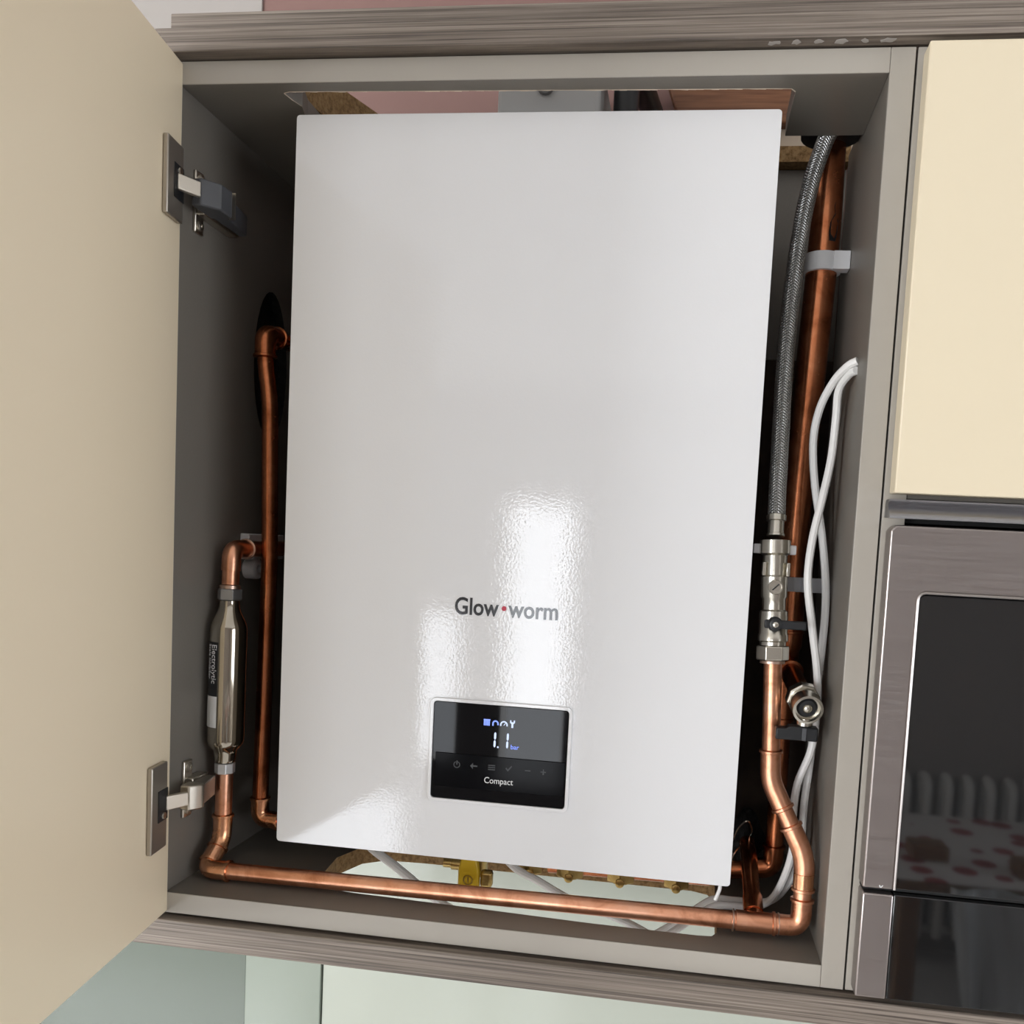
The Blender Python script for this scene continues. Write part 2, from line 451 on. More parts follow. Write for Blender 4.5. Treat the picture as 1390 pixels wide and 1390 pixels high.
# ------------------------------------------------------------------ boiler cupboard
IW, IH, T = .282, .684, .018
cab = thing('boiler_cupboard', 'grey laminate wall cupboard round the white boiler with cream door open', 'cupboard', (0, 0, -T))
top = [(-IW, 0), (IW, 0), (IW, .095), (.2165, .0955), (.2163, .060), (.2170, .0235), (.2135, .0195), (.20, .0190), (.08, .0172), (-.06, .0150), (-.194, .0128), (-.1990, .0145), (-.1968, .026), (-.1935, .036), (-.1960, .045), (-.2000, .06), (-.2000, .298), (-IW, .298)]
MB().prism(top, 'z', IH, IH+T).build('top_panel', laminate, cab, bevel=.0006, smooth=False)
MB().box(-IW, IW, -.0012, -.0001, IH, IH+T).build('edge_strip', edge_band, cab, smooth=False, bevel=.0004)
MB().box(-IW, IW, -.0012, -.0001, -T, 0).build('edge_strip', edge_band, cab, smooth=False, bevel=.0004)
MB().box(IW+.0003, IW+T, -.0012, -.0001, -T, IH+T).build('edge_strip', edge_band, cab, smooth=False, bevel=.0004)
MB().box(-IW-T, -IW-.0003, -.0006, -.0001, -T, IH+T).build('edge_strip', edge_band, cab, smooth=False)
# pale ragged cut edge strip of the top panel
cut = MB()
for (xa, ya), (xb, yb) in zip(top[3:15], top[4:16]):
    n = max(1, int(math.hypot(xb-xa, yb-ya)/.006))
    for i in range(n):
        t0, t1 = i/n, (i+1)/n; h = random.uniform(.0001, .0007)
        cut.add([(xa+(xb-xa)*t0, ya+(yb-ya)*t0, IH-h), (xa+(xb-xa)*t1, ya+(yb-ya)*t1, IH-h*random.uniform(.5, 1)),
                 (xa+(xb-xa)*t1, ya+(yb-ya)*t1-.0006, IH), (xa+(xb-xa)*t0, ya+(yb-ya)*t0-.0006, IH),
                 (xa+(xb-xa)*t1, ya+(yb-ya)*t1, IH), (xa+(xb-xa)*t0, ya+(yb-ya)*t0, IH)], [(0, 1, 2, 3), (0, 1, 4, 5), (3, 2, 4, 5)])
c_ = cut.build('torn_edge', cream_paint, cab, smooth=False)
hole = [(-.167, .052), (-.150, .0415), (-.124, .0385), (-.041, .0355), (.092, .0294), (.185, .0285), (.196, .0300), (.2005, .038), (.2015, .145), (.196, .162), (.18, .168), (-.10, .168), (-.140, .165), (-.160, .150), (-.173, .115)]
MB().plate_hole([(-IW, 0), (IW, 0), (IW, .2855), (-IW, .2855)], hole, 'z', -T, 0).build('bottom_panel', [laminate, chip], cab, smooth=False)
ell = [(.163+.034*math.cos(2*math.pi*k/32), .490+.075*math.sin(2*math.pi*k/32)) for k in range(32)]
MB().plate_hole([(0, -T), (.298, -T), (.298, IH+T), (0, IH+T)], ell, 'x', -IW-T, -IW).build('side_panel', [laminate, foam_and_hole_black], cab, smooth=False)  # cut faces blackened so the hole reads as dark
MB().box(IW, IW+T, 0, .172, -T, IH+T).build('side_panel', laminate, cab, bevel=.0006, smooth=False)
MB().lathe((-IW-.010, .163, .490), (-1, .163, .49), [(0, .001), (.0001, .08), (.0075, .08)], 32).map(lambda p: (p.x, .163+(p.y-.163)*.5, p.z)).build('hole_darkness', foam_and_hole_black, cab)  # black sheet added as the darkness behind the side panel hole
MB().box(.214, IW+T-.002, .288, .297, .5375, .7385).build('back_panel', laminate, cab, smooth=False)
lab(MB().box(-.28, IW+T+.001, .286, .298, -.018, .5365).build('back_board', brown_board, cab, smooth=False), 'dark brown hardboard backing')
lab(MB().box(.214, IW+T-.002, .270, .297, .7395, .7555).build('batten', chip, cab, smooth=False), 'rough chipboard batten')

# door, opened about 82 degrees on the left
DA = math.atan2(.139, 1.0)
def door_map(p):   # local: u along door from hinge edge, w out of the inner face, z
    u, w, z = p
    dx, dy = math.sin(DA), -math.cos(DA)
    return (-.2795+dx*u+math.cos(DA)*w, -.0008+dy*u+math.sin(DA)*w, z)
dr = MB().box(0, .460, -.019, 0, -.0165, .7005).map(door_map).build('door', cream_in, cab, bevel=.0008)
lab(dr, 'cream cupboard door standing open')

def hinge(zc, up):
    """mounting plate on the side panel with arm, damper, screws; cover plate on the door"""
    sg = 1 if up else -1
    h = MB()
    h.box(-IW, -IW+.003, .020, .033, zc-.026, zc+.026)
    h.box(-IW, -IW+.010, .022, .078 if up else .047, zc-.011, zc+.011)
    o = h.build('hinge', hinge_steel, cab, bevel=.0012)
    MB().prism([(-.2716, .0015), (-.2625, .0005), (-.2515, .0130) if up else (-.2560, .0080), (-.2508, .0290) if up else (-.2550, .0130), (-.2545, .0320) if up else (-.2580, .0155), (-.2716, .0320 if up else .0155)], 'z', zc-.0115, zc+.0105).build('damper' if up else 'arm_cup', hinge_dark if up else hinge_steel, o, bevel=.0014)
    MB().prism([(-.2719, .0325 if up else .0160), (-.2575, .0325 if up else .0160), (-.2640, .0780 if up else .0455), (-.2719, .0800 if up else .0470)], 'z', zc-.0095, zc+.0085).build('arm_channel', hinge_dark if up else hinge_plate, o, bevel=.001)
    if up: MB().box(-.2552, -.2500, .0321, .0329, zc-.0118, zc+.0108).build('spring_clip', hinge_steel, o)
    for s in (-1, 1):
        MB().lathe((-IW+.003, .0265, zc+s*.0195), (0, .0265, zc+s*.0195), [(0, .0042), (.0016, .0040), (.0022, .003), (.0022, .0016), (.0012, .0014)], 16).build('screw', hinge_steel, o)
    # bright arm running out from the cup on the door to the block on the side panel
    MB().prism([(-.2742, -.0165), (-.2705, -.0185), (-.2612, -.0012), (-.2655, .0008)], 'z', zc-.0060, zc+.0062).build('hinge_arm', hinge_bright, o, bevel=.0008)
    z0, z1 = (zc-.030, zc+.031) if up else (zc-.038, zc+.036)
    d0 = .006 if up else .014
    MB().box(d0, d0+.027, .0004, .0048, z0, z1).map(door_map).build('cover_plate', hinge_plate, o, bevel=.0010)
    MB().box(d0+.0004, d0+.0165, .0049, .0054, zc-.0135, zc+.0135).map(door_map).build('hinge_cup', black_plastic, o)
    MB().lathe((d0+.0075, .0054, zc+sg*.0095), (d0+.0075, 1, zc+sg*.0095), [(0, .0030), (.0012, .0028), (.0012, .001)], 12).map(door_map).build('screw', hinge_steel, o)
    return o
hinge(.600, True)
hinge(.0855, False)

# ------------------------------------------------------------------ wooden cornice and pelmet
co = thing('cornice', 'taupe wood grain cornice boards along the top of the cupboards', 'cornice', (.3, 0, .704))
MB().box(-.2978, .92, -.012, .012, .704, .7225).build('lower_board', wood, co, bevel=.0008)
MB().box(-.2892, .92, -.004, .012, .7228, .7385).build('upper_board', wood, co, bevel=.0008)
rs = random.Random(5)
for k in range(6):   # dried plaster smudges near the right end of the cornice
    cx_ = .196+.0165*k; w_ = rs.uniform(.003, .0068)
    pts = [(cx_+w_*math.cos(2*math.pi*i/10)*rs.uniform(.6, 1.1), -.0065+.0036*math.sin(2*math.pi*i/10)*rs.uniform(.3, 1.0)) for i in range(10)]
    MB().prism(pts, 'z', .7036, .70395).build('plaster_smudge', column_paint, co, smooth=False)
tag(MB().box(-.330, .92, -.0105, .020, -.0440, -.0206).build('pelmet', wood, bevel=.0010), 'taupe wood grain pelmet board under the cupboards', 'pelmet')

# ------------------------------------------------------------------ oven housing to the right
oh = thing('oven_housing', 'tall unit beside the boiler cupboard with cream upper door and built-in oven', 'cabinet', (.6, .15, -.018))
MB().box(.3015, .3185, .0005, .298, -.0178, .702).build('side_panel', [laminate], oh, bevel=.0006, smooth=False)
MB().box(.3017, .3185, -.0007, .0004, -.0178, .702).build('edge_strip', edge_band, oh, smooth=False, bevel=.0003)
MB().box(.8800, .898, .0005, .298, -.0178, .702).build('side_panel', [laminate], oh, bevel=.0006, smooth=False)
MB().box(.3190, .8795, .0005, .298, -.0178, -.0005).build('bottom_panel', laminate, oh, smooth=False)
MB().box(.3190, .8795, .0010, .298, .372, .390).build('shelf', laminate, oh, smooth=False)
MB().box(.3190, .8795, .0005, .298, .684, .702).build('top_panel', laminate, oh, smooth=False)
MB().box(.3190, .8795, .010, .016, .354, .3715).build('recess_strip', dark_gap, oh, smooth=False)
lab(MB().box(.3047, .8960, -.0225, -.0045, .3745, .6945).build('door', cream, oh, bevel=.0012), 'closed cream upper door')
prof = [(-.006, .3568), (-.0195, .3560), (-.0205, .3572), (-.0190, .3600), (-.0135, .3635), (-.0120, .3665), (-.0135, .3682), (-.0165, .3688), (-.0165, .3702), (-.004, .3702), (-.001, .366), (-.001, .3568)]
lab(MB().prism(prof, 'x', .3030, .8960).build('handle_rail', rail_alu, oh, smooth=True, angle=50), 'aluminium handle rail')

ov = thing('oven', 'black glass built-in oven with brushed steel surround below the cream door', 'oven', (.6, .1, 0))
def rrect(x0, x1, z0, z1, r, n=5):
    out = []
    for cx, cz, a0 in ((x1-r, z0+r, -90), (x1-r, z1-r, 0), (x0+r, z1-r, 90), (x0+r, z0+r, 180)):
        for k in range(n+1):
            a = math.radians(a0+90*k/n); out.append((cx+r*math.cos(a), cz+r*math.sin(a)))
    return out
# upper door: steel surround, open to the bottom where the glass runs out
sur = rrect(.3045, .8950, .0735, .3510, .004)
gl = rrect(.3285, .8710, .0760, .3020, .006)
fr = MB(); fr.prism([(.3045, .0740), (.3275, .0740), (.3275, .2950), (.3325, .3020), (.8670, .3020), (.8720, .2950), (.8720, .0740), (.8950, .0740), (.8950, .3470), (.8912, .3510), (.3082, .3510), (.3045, .3470)], 'y', -.020, -.003)
fr.build('steel_surround', steel, ov, bevel=.0016, seg=3)
MB().tube([(.3279, -.0202, .0745), (.3279, -.0202, .2955), (.3283, -.0202, .2985), (.3302, -.0202, .3008), (.3330, -.0202, .3017), (.8665, -.0202, .3017)], .0011, 8).build('glass_trim', steel_edge, ov)
lab(MB().prism([(.3290, .0745), (.8705, .0745), (.8705, .3000), (.3325, .3000), (.3290, .2965)], 'y', -.0185, -.006).build('glass', oven_glass, ov, bevel=.0006), 'black glass oven window')
MB().box(.3060, .8935, -.012, -.002, .0705, .0738).build('door_gap', dark_gap, ov, smooth=False)
MB().box(.3050, .3282, -.020, -.003, -.0125, .0700).build('steel_end', steel, ov, bevel=.0014)
lab(MB().box(.3286, .8700, -.0190, -.003, -.0125, .0700).build('lower_glass', oven_glass, ov, bevel=.0006), 'black glass lower panel')
MB().box(.8704, .8945, -.020, -.003, -.0125, .0700).build('steel_end', steel, ov, bevel=.0014)
MB().box(.3195, .8790, -.0025, .25, .0005, .3500).build('oven_body', dark_gap, ov, smooth=False)
MB().add([(.3165, -.0203, .0772), (.3173, -.0203, .0772), (.3182, -.0203, .0750), (.3174, -.0203, .0750), (.3190, -.0203, .0772), (.3198, -.0203, .0772)], [(0, 1, 2, 3), (4, 5, 2, 3)]).build('surround_mark', ink_white, ov, smooth=False)

# ------------------------------------------------------------------ boiler
BX0, BX1, BZ0, BZ1, BY = -.1926, .2080, .0462, .6718, .025
bo = thing('boiler', 'glossy white wall hung combi boiler with black display panel', 'boiler', ((BX0+BX1)/2, .16, BZ0))
DX0, DX1, DZ0, DZ1 = -.0532, .0662, .0984, .1848
# front cover with a seat for the display
cover = MB().plate_hole(rrect(BX0, BX1, BZ0, BZ1, .0030, 4), rrect(DX0, DX1, DZ0, DZ1, .0035, 4), 'y', BY, BY+.030, 0)
cv = cover.build('front_cover', boiler_white, bo, bevel=.0014, seg=3, smooth=False)
MB().box(BX0+.004, BX1-.004, BY+.0305, .285, BZ0+.004, BZ1-.003).build('chassis', boiler_grey, bo, bevel=.002)
MB().plate_hole(rrect(DX0-.0022, DX1+.0022, DZ0-.0022, DZ1+.0022, .005, 4), rrect(DX0+.0008, DX1-.0008, DZ0+.0008, DZ1-.0008, .003, 4), 'y', BY-.0018, BY-.0001, 0).build('display_bezel', boiler_white, bo, bevel=.0005, smooth=False)
yf = BY-.0008
dp = MB().prism(rrect(DX0+.001, DX1-.001, DZ0+.001, DZ1-.001, .003, 4), 'y', yf, BY+.012).build('display_panel', black_gloss, bo, bevel=.0005)
MB().box(DX0+.0042, DX1-.0022, yf-.0009, yf-.0001, DZ0+.0115, DZ0+.0410).build('key_panel', black_key, dp, bevel=.0003)
yt = yf-.0004
# display: icons and 1.1 bar
def icon(name, mb, m=blue_led): return mb.build(name, m, dp, smooth=False)
def flat(poly, y=None): return MB().prism(poly, 'y', (y or yt)-.0002, (y or yt)+.0002)
rad_i = MB()
for k in range(4): rad_i.prism([(-.0078+k*.0014, .1660), (-.0068+k*.0014, .1660), (-.0068+k*.0014, .1705), (-.0078+k*.0014, .1705)], 'y', yt-.0002, yt+.0002)
rad_i.prism([(-.0080, .1706), (-.0022, .1706), (-.0022, .1714), (-.0080, .1714)], 'y', yt-.0002, yt+.0002)
icon('radiator_icon', rad_i)
def arc(cx, cz, r, a0, a1, w=.0006, n=14, y=None):
    y = y or yt
    mb = MB(); vs = []; fs = []
    for i in range(n+1):
        a = math.radians(a0+(a1-a0)*i/n)
        for q in (r-w, r+w): vs.append((cx+q*math.cos(a), y-.0002, cz+q*math.sin(a)))
    for i in range(n): fs.append((2*i, 2*i+1, 2*i+3, 2*i+2))
    return mb.add(vs, fs)
tp = arc(.0024, .1682, .0022, 0, 180); tp.prism([(-.0004, .1662), (.0008, .1662), (.0008, .1684), (-.0004, .1684)], 'y', yt-.0002, yt+.0002)
tp.prism([(.0040, .1670), (.0052, .1670), (.0052, .1684), (.0040, .1684)], 'y', yt-.0002, yt+.0002); icon('tap_icon', tp)
ga = arc(.0098, .1676, .0028, -20, 200); ga.prism([(.0093, .1670), (.0103, .1674), (.0114, .1692), (.0110, .1694)], 'y', yt-.0002, yt+.0002); icon('gauge_icon', ga, white_led)
sp_i = MB().prism([(.0163, .1656), (.0179, .1656), (.0179, .1688), (.0192, .1700), (.0192, .1720), (.0182, .1720), (.0180, .1704), (.0162, .1704), (.0160, .1720), (.0150, .1720), (.0150, .1700), (.0163, .1688)], 'y', yt-.0002, yt+.0002)
icon('spanner_icon', sp_i, white_led)
def segment(x, z0, z1, w=.00085):
    zm = (z0+z1)/2
    return MB().prism([(x-w, z0+.0012), (x, z0), (x+w, z0+.0012), (x+w, z1-.0012), (x, z1), (x-w, z1-.0012)], 'y', yt-.0002, yt+.0002)
for x in (.0024, .0134):
    g_ = segment(x, .1474, .1540); g2 = segment(x+.0002, .1541, .1608); g_.add(g2.v, g2.f); icon('digit_one', g_, white_led)
icon('decimal_point', arc(.0054, .1480, .0004, 0, 360, .0004), white_led)
text('unit_lettering', 'bar', .0056, .0163, yt, .1472, blue_led, dp, 'LEFT', .0003)
# touch keys
yk = yf-.0011
def keyicon(mb): return mb.build('key_symbol', key_grey, dp, smooth=False)
kx = [-.0297, -.0147, .0009, .0158, .0324, .0459]; kz = .1300
k0 = arc(kx[0], kz, .0026, 110, 430, .00035, y=yk); k0.prism([(kx[0]-.0004, kz), (kx[0]+.0004, kz), (kx[0]+.0004, kz+.0034), (kx[0]-.0004, kz+.0034)], 'y', yk-.0002, yk+.0001); keyicon(k0)
keyicon(MB().prism([(kx[1]-.0032, kz), (kx[1]-.0008, kz+.0026), (kx[1]-.0008, kz+.0006), (kx[1]+.0030, kz+.0006), (kx[1]+.0030, kz-.0006), (kx[1]-.0008, kz-.0006), (kx[1]-.0008, kz-.0026)], 'y', yk-.0002, yk+.0001))
k2 = MB()
for d in (-.0018, 0, .0018): k2.prism([(kx[2]-.003, kz+d-.0004), (kx[2]+.003, kz+d-.0004), (kx[2]+.003, kz+d+.0004), (kx[2]-.003, kz+d+.0004)], 'y', yk-.0002, yk+.0001)
keyicon(k2)
keyicon(MB().prism([(kx[3]-.0028, kz+.0003), (kx[3]-.0020, kz+.0011), (kx[3]-.0006, kz-.0006), (kx[3]+.0022, kz+.0030), (kx[3]+.0030, kz+.0023), (kx[3]-.0006, kz-.0022)], 'y', yk-.0002, yk+.0001))
keyicon(MB().prism([(kx[4]-.0024, kz-.0005), (kx[4]+.0024, kz-.0005), (kx[4]+.0024, kz+.0005), (kx[4]-.0024, kz+.0005)], 'y', yk-.0002, yk+.0001))
h = .0005; l = .0024
keyicon(MB().prism([(kx[5]-l, kz-h), (kx[5]-h, kz-h), (kx[5]-h, kz-l), (kx[5]+h, kz-l), (kx[5]+h, kz-h), (kx[5]+l, kz-h), (kx[5]+l, kz+h), (kx[5]+h, kz+h), (kx[5]+h, kz+l), (kx[5]-h, kz+l), (kx[5]-h, kz+h), (kx[5]-l, kz+h)], 'y', yk-.0002, yk+.0001))
text('model_lettering', 'Compact', .0076, .0074, yk, .1162, ink_white, dp, 'CENTER', .0003, squash=.90)
# name on the cover
lo = text('name_lettering', 'Glow', .0205, -.0384, BY-.0002, .2600, ink_black, cv, 'LEFT', .0004, squash=.84, bold=.00035)
text('name_lettering', 'worm', .0205, .0090, BY-.0002, .2600, ink_black, cv, 'LEFT', .0004, squash=.86, bold=.00035)
MB().lathe((.0049, BY, .2668), (.0049, 0, .2668), [(0, .0021), (.0004, .0021)], 20).build('name_dot', ink_red, cv)
# white tab under the right corner of the cover
MB().tube(catmull([(.2005, .034, BZ0+.001), (.2003, .034, BZ0-.006), (.1985, .034, BZ0-.012), (.1970, .034, BZ0-.016)], 4), .0016, 8).build('cover_latch', white_plastic, bo)

# flue parts on top of the boiler
fl = thing('flue_elbow', 'pale grey plastic flue elbow on top of the boiler', 'flue', (.015, .14, BZ1))
MB().box(-.036, .056, .085, .190, BZ1-.0025, BZ1+.075).build('flue_base', mat('flue_grey', (.52, .52, .51), .4), fl, bevel=.004)
MB().tube(fillet([(.01, .14, BZ1+.075), (.01, .14, BZ1+.115), (.01, .31, BZ1+.115)], .03), .030, 20).build('flue_pipe', MATS['flue_grey'], fl)
MB().lathe((.0073, .0852, .7228), (.0073, 0, .7228), [(0, .0075), (.004, .0072), (.006, .005)], 18).build('cap_screw', nut_grey, fl)
tag(MB().tube(fillet([(.076, .112, BZ1-.002), (.076, .112, BZ1+.095), (.090, .30, BZ1+.125)], .03), .0115, 16).build('condensate_pipe', black_plastic), 'black plastic pipe rising beside the pale flue elbow', 'pipe')
tag(MB().box(.118, .246, .284, .2995, .786, .840).map(lambda p: (p.x-(.02 if p.x < .2 and p.z > .79 else 0), p.y, p.z)).build('wall_batten', batten_wood, bevel=.002), 'reddish brown timber batten on the wall above the boiler', 'batten')
tag(MB().prism([(-.262, .0475), (-.205, .050), (-.1965, .10), (-.172, .165), (-.20, .24), (-.262, .24)], 'z', IH+T+.0005, IH+T+.036).build('chipboard_block', chip, smooth=False), 'broken chipboard piece above the cupboard top', 'board')

# ------------------------------------------------------------------ pipework
R15 = .0076
# copper run: left elbows, horizontal front pipe, tee, riser to the service valve
F = [(-.2622, .0580, .0932), (-.2620, .0560, .0300), (-.2640, .0325, .0102), (.2690, .0345, .0148), (.2692, .0385, .0730), (.2374, .0490, .1330), (.2326, .0500, .2385)]
cf = thing('copper_pipe', 'bright copper pipe along the cupboard floor rising to the chrome valve', 'pipe', (0, .034, .0))
MB().tube(fillet(F, .012), R15, 20).build('pipe', copper, cf)
elbow(cf, F[0], F[1], F[2], R15, .011, .012)
elbow(cf, F[1], F[2], F[3], R15, .010, .012)
elbow(cf, F[2], F[3], F[4], R15, .012, .010, copper)
elbow(cf, F[3], F[4], F[5], R15, .014, .013, copper)
elbow(cf, F[4], F[5], F[6], R15, .010, .015, copper)
sleeve(cf, (.2691, .0365, .0520), (0, .06, 1), .016, R15)
sleeve(cf, (.2320, .0343, .0145), (1, 0, 0), .034, R15, copper, 'tee')
tb_ = MB().tube(fillet([(.2310, .0343, .0150), (.2300, .0700, .0280), (.2292, .0950, .0420), (.2290, .1350, .0480)], .012), R15, 18)
tb_.build('tee_branch', copper_dull, cf)
sleeve(cf, (.2305, .0520, .0214), (0, .0357, .0130), .020, R15, copper_dull, 'branch_socket')
for p, d in (((.2130, .0342, .0143), (1, 0, 0)), ((.2506, .0346, .0147), (1, 0, 0))):
    sleeve(cf, p, d, .0016, R15*1.08, solder, 'solder_ring')

# electrolytic scale inhibitor
i0, i1 = Vector((-.2625, .0605, .2700)), Vector((-.2622, .0580, .0950))
inh = thing('scale_inhibitor', 'steel bottle shaped scale inhibitor with black label on copper pipe', 'inhibitor', (-.2622, .058, .095))
MB().lathe(i0, i1, [(.0140, .0070), (.0145, .0088), (.020, .0090), (.0235, .0100), (.0300, .0130), (.0355, .0155), (.0390, .0163), (.0430, .0165), (.1440, .0165), (.1480, .0158), (.1510, .0140), (.1540, .0112), (.1580, .0100), (.1630, .0096), (.1660, .0085), (.1665, .006)], 40).build('body', chrome, inh)
MB().lathe(i0, i1, [(.0035, .0100), (.0042, .0112), (.0133, .0112), (.0140, .0100)], 6, phase=.3).build('compression_nut', nut_grey, inh, smooth=False, bevel=.0006)
MB().lathe(i0, i1, [(0, .0082), (.0004, .0092), (.0034, .0092), (.0035, .008)], 24).build('nut_ring', solder, inh)
MB().lathe(i0, i1, [(.1667, .0078), (.1670, .0092), (.1762, .0092), (.1766, .0078)], 8, phase=.2).build('lower_nut', mat('bright_nut', (.78, .78, .78), .35, metal=.6), inh, smooth=False, bevel=.0005)
# label wrapped on the side: angle th measured from the viewer direction, to the left
ax_ = (i1-i0).normalized()
def on_cyl(ang, t, r=.0168):
    c = i0+ax_*t; base = math.radians(-62)   # direction from bottle to viewer is about +x,-y
    a = base-ang
    return (c.x+r*math.cos(a), c.y+r*math.sin(a), c.z)
def cyl_patch(a0, a1, t0, t1, r, n=12):
    mb = MB(); vs = []; fs = []
    for i in range(n+1):
        a = math.radians(a0+(a1-a0)*i/n)
        vs += [on_cyl(a, t0, r), on_cyl(a, t1, r)]
    for i in range(n): fs.append((2*i, 2*i+2, 2*i+3, 2*i+1))
    return mb.add(vs, fs)
lb = cyl_patch(30, 104, .0520, .1020, .01662).build('label', black_plastic, inh)
cyl_patch(30, 104, .1021, .1310, .01662).build('label_white', white_plastic, inh)
text('label_lettering', 'Electrolytic', .0080, 0, 0, 0, ink_white, lb, 'LEFT', .0002, fn=lambda p: on_cyl(math.radians(46)-(p.y-.002)/.0168, .0540+p.x, .01672+p.z))
text('label_lettering', 'Scale Inhibitor', .0056, 0, 0, 0, ink_white, lb, 'LEFT', .0002, fn=lambda p: on_cyl(math.radians(64)-(p.y-.002)/.0168, .0540+p.x, .01672+p.z))

# pipe from the top of the inhibitor, going back
G = [(-.2626, .0608, .2703), (-.2628, .0625, .3030), (-.2628, .2700, .3050)]
cg = thing('copper_pipe', 'short copper elbow pipe above the scale inhibitor', 'pipe', (-.2626, .06, .269))
MB().tube(fillet(G, .018), R15, 18).build('pipe', copper, cg)
MB().tube(fillet([(-.2627, .0615, .2830), (-.2628, .0625, .3030), (-.2628, .0870, .3035)], .017), R15*1.12, 20).build('elbow', copper, cg)
sleeve(cg, (-.2628, .0880, .3033), (0, 1, 0), .003, R15*1.15, solder, 'solder_ring')

# left riser
Lp = [(-.2500, .2100, .5120), (-.2555, .1000, .5085), (-.2549, .1000, .4830), (-.2489, .1000, .4450), (-.2450, .1000, .2938), (-.2483, .1000, .0380), (-.1700, .1000, .0340)]
cl = thing('copper_pipe', 'tarnished copper pipe standing left of the boiler', 'pipe', (-.247, .1, .034))
MB().tube(fillet(Lp, .013), R15, 18).build('pipe', copper_dull, cl)
elbow(cl, Lp[0], Lp[1], Lp[2], .0086, .015, .006, copper_dull)
elbow(cl, Lp[4], Lp[5], Lp[6], R15, .014, .006)
lt = thing('copper_pipe', 'dark copper pipe tucked against the side of the boiler', 'pipe', (-.223, .18, .25))
MB().tube(fillet([(-.2230, .1800, .2500), (-.2230, .1800, .6650)], .01), R15, 14).build('pipe', copper_dull, lt)
MB().tube(fillet([(-.2230, .1800, .5350), (-.2230, .1800, .5150), (-.2180, .1350, .5080), (-.2100, .1350, .4700)], .012), R15*1.1, 16).build('tee', copper_dull, lt)
for z in (.5350, .4720, .4200): sleeve(lt, (-.2230, .18, z), (0, 0, 1), .012, R15, copper_dull)

# pipe clips on the left wall panel
for y, z, lb_ in ((.122, .3045, 'white plastic clip gripping the pipe behind the inhibitor'), ):
    t_ = thing('pipe_clip', lb_, 'clip', (-.27, y, z))
    MB().box(-IW+.0003, -.2720, y-.012, y+.060, z-.012, z+.0135).build('clip_base', clip_white, t_, bevel=.001)
t_ = tag(MB().lathe((-IW+.0003, .125, .283), (0, .125, .283), [(0, .010), (.012, .010), (.013, .008), (.013, .005), (.003, .005)], 20).build('wall_plug_cap', clip_white), 'round white plastic cap on the cupboard side by the inhibitor', 'cap')

# big riser on the right with reducing tee
B = [(.2590, .1280, .7000), (.2600, .1290, .6126), (.2569, .1300, .5088), (.2521, .1300, .3616), (.2523, .1300, .2480)]
cb = thing('copper_pipe', 'thick dark copper riser between boiler and cupboard side', 'pipe', (.2523, .13, .03))
pb = MB().tube(catmull(B, 6), .0138, 24).build('pipe', copper_dull, cb)
MB().tube(fillet([(.2523, .1300, .2480), (.2540, .1300, .0500), (.2520, .1300, .0270), (.1900, .1300, .0190)], .014), .0086, 18).build('lower_pipe', copper_dull, cb)
MB().lathe((.2523, .13, .2560), (.2527, .13, .1700), [(0, .0140), (.0008, .0152), (.0030, .0152), (.0036, .0142), (.0150, .0138), (.0200, .0118), (.0700, .0112), (.0830, .0100), (.0836, .0112), (.0858, .0112), (.0862, .009)], 24).build('reducing_tee', copper_dull, cb)
MB().lathe((.2530, .1250, .2240), (.2598, .0480, .2045), [(0, .0100), (.0180, .0102), (.0186, .0116), (.0206, .0116), (.0212, .0092), (.0660, .0090)], 22).build('tee_branch', copper_dull, cb)
elbow(cb, (.2536, .13, .10), (.2538, .13, .0280), (.2, .13, .0230), .0086, .014, .007, copper_dull)
# flaked black paint mark on the riser
mb = MB(); vs = []; fs = []
pts = [(.640, .2, .5), (.634, .05, .55), (.628, .15, .55), (.620, -.15, .45), (.612, -.2, .42), (.604, -.15, .30)]
for z, a0, a1 in pts:
    for a in (a0, a1):
        th = math.radians(-70)+a; vs.append((.2597+.0140*math.cos(th), .1288+.0140*math.sin(th), z))
for i in range(len(pts)-1): fs.append((2*i, 2*i+1, 2*i+3, 2*i+2))
mb.add(vs, fs).build('paint_flake', black_plastic, cb)

# braided hose
H = [(.2570, .1050, .6960), (.2500, .1035, .6790), (.2400, .0990, .6380), (.2328, .0910, .5757), (.2289, .0840, .4979), (.2282, .0700, .4080), (.2283, .0600, .3560)]
ho = thing('braided_hose', 'steel braided flexible hose hanging down to the chrome valve', 'hose', (.2283, .06, .345))
path = catmull(H, 14); RH = .0077
MB().tube(path, RH-.0009, 14).build('inner_hose', braid_core, ho)
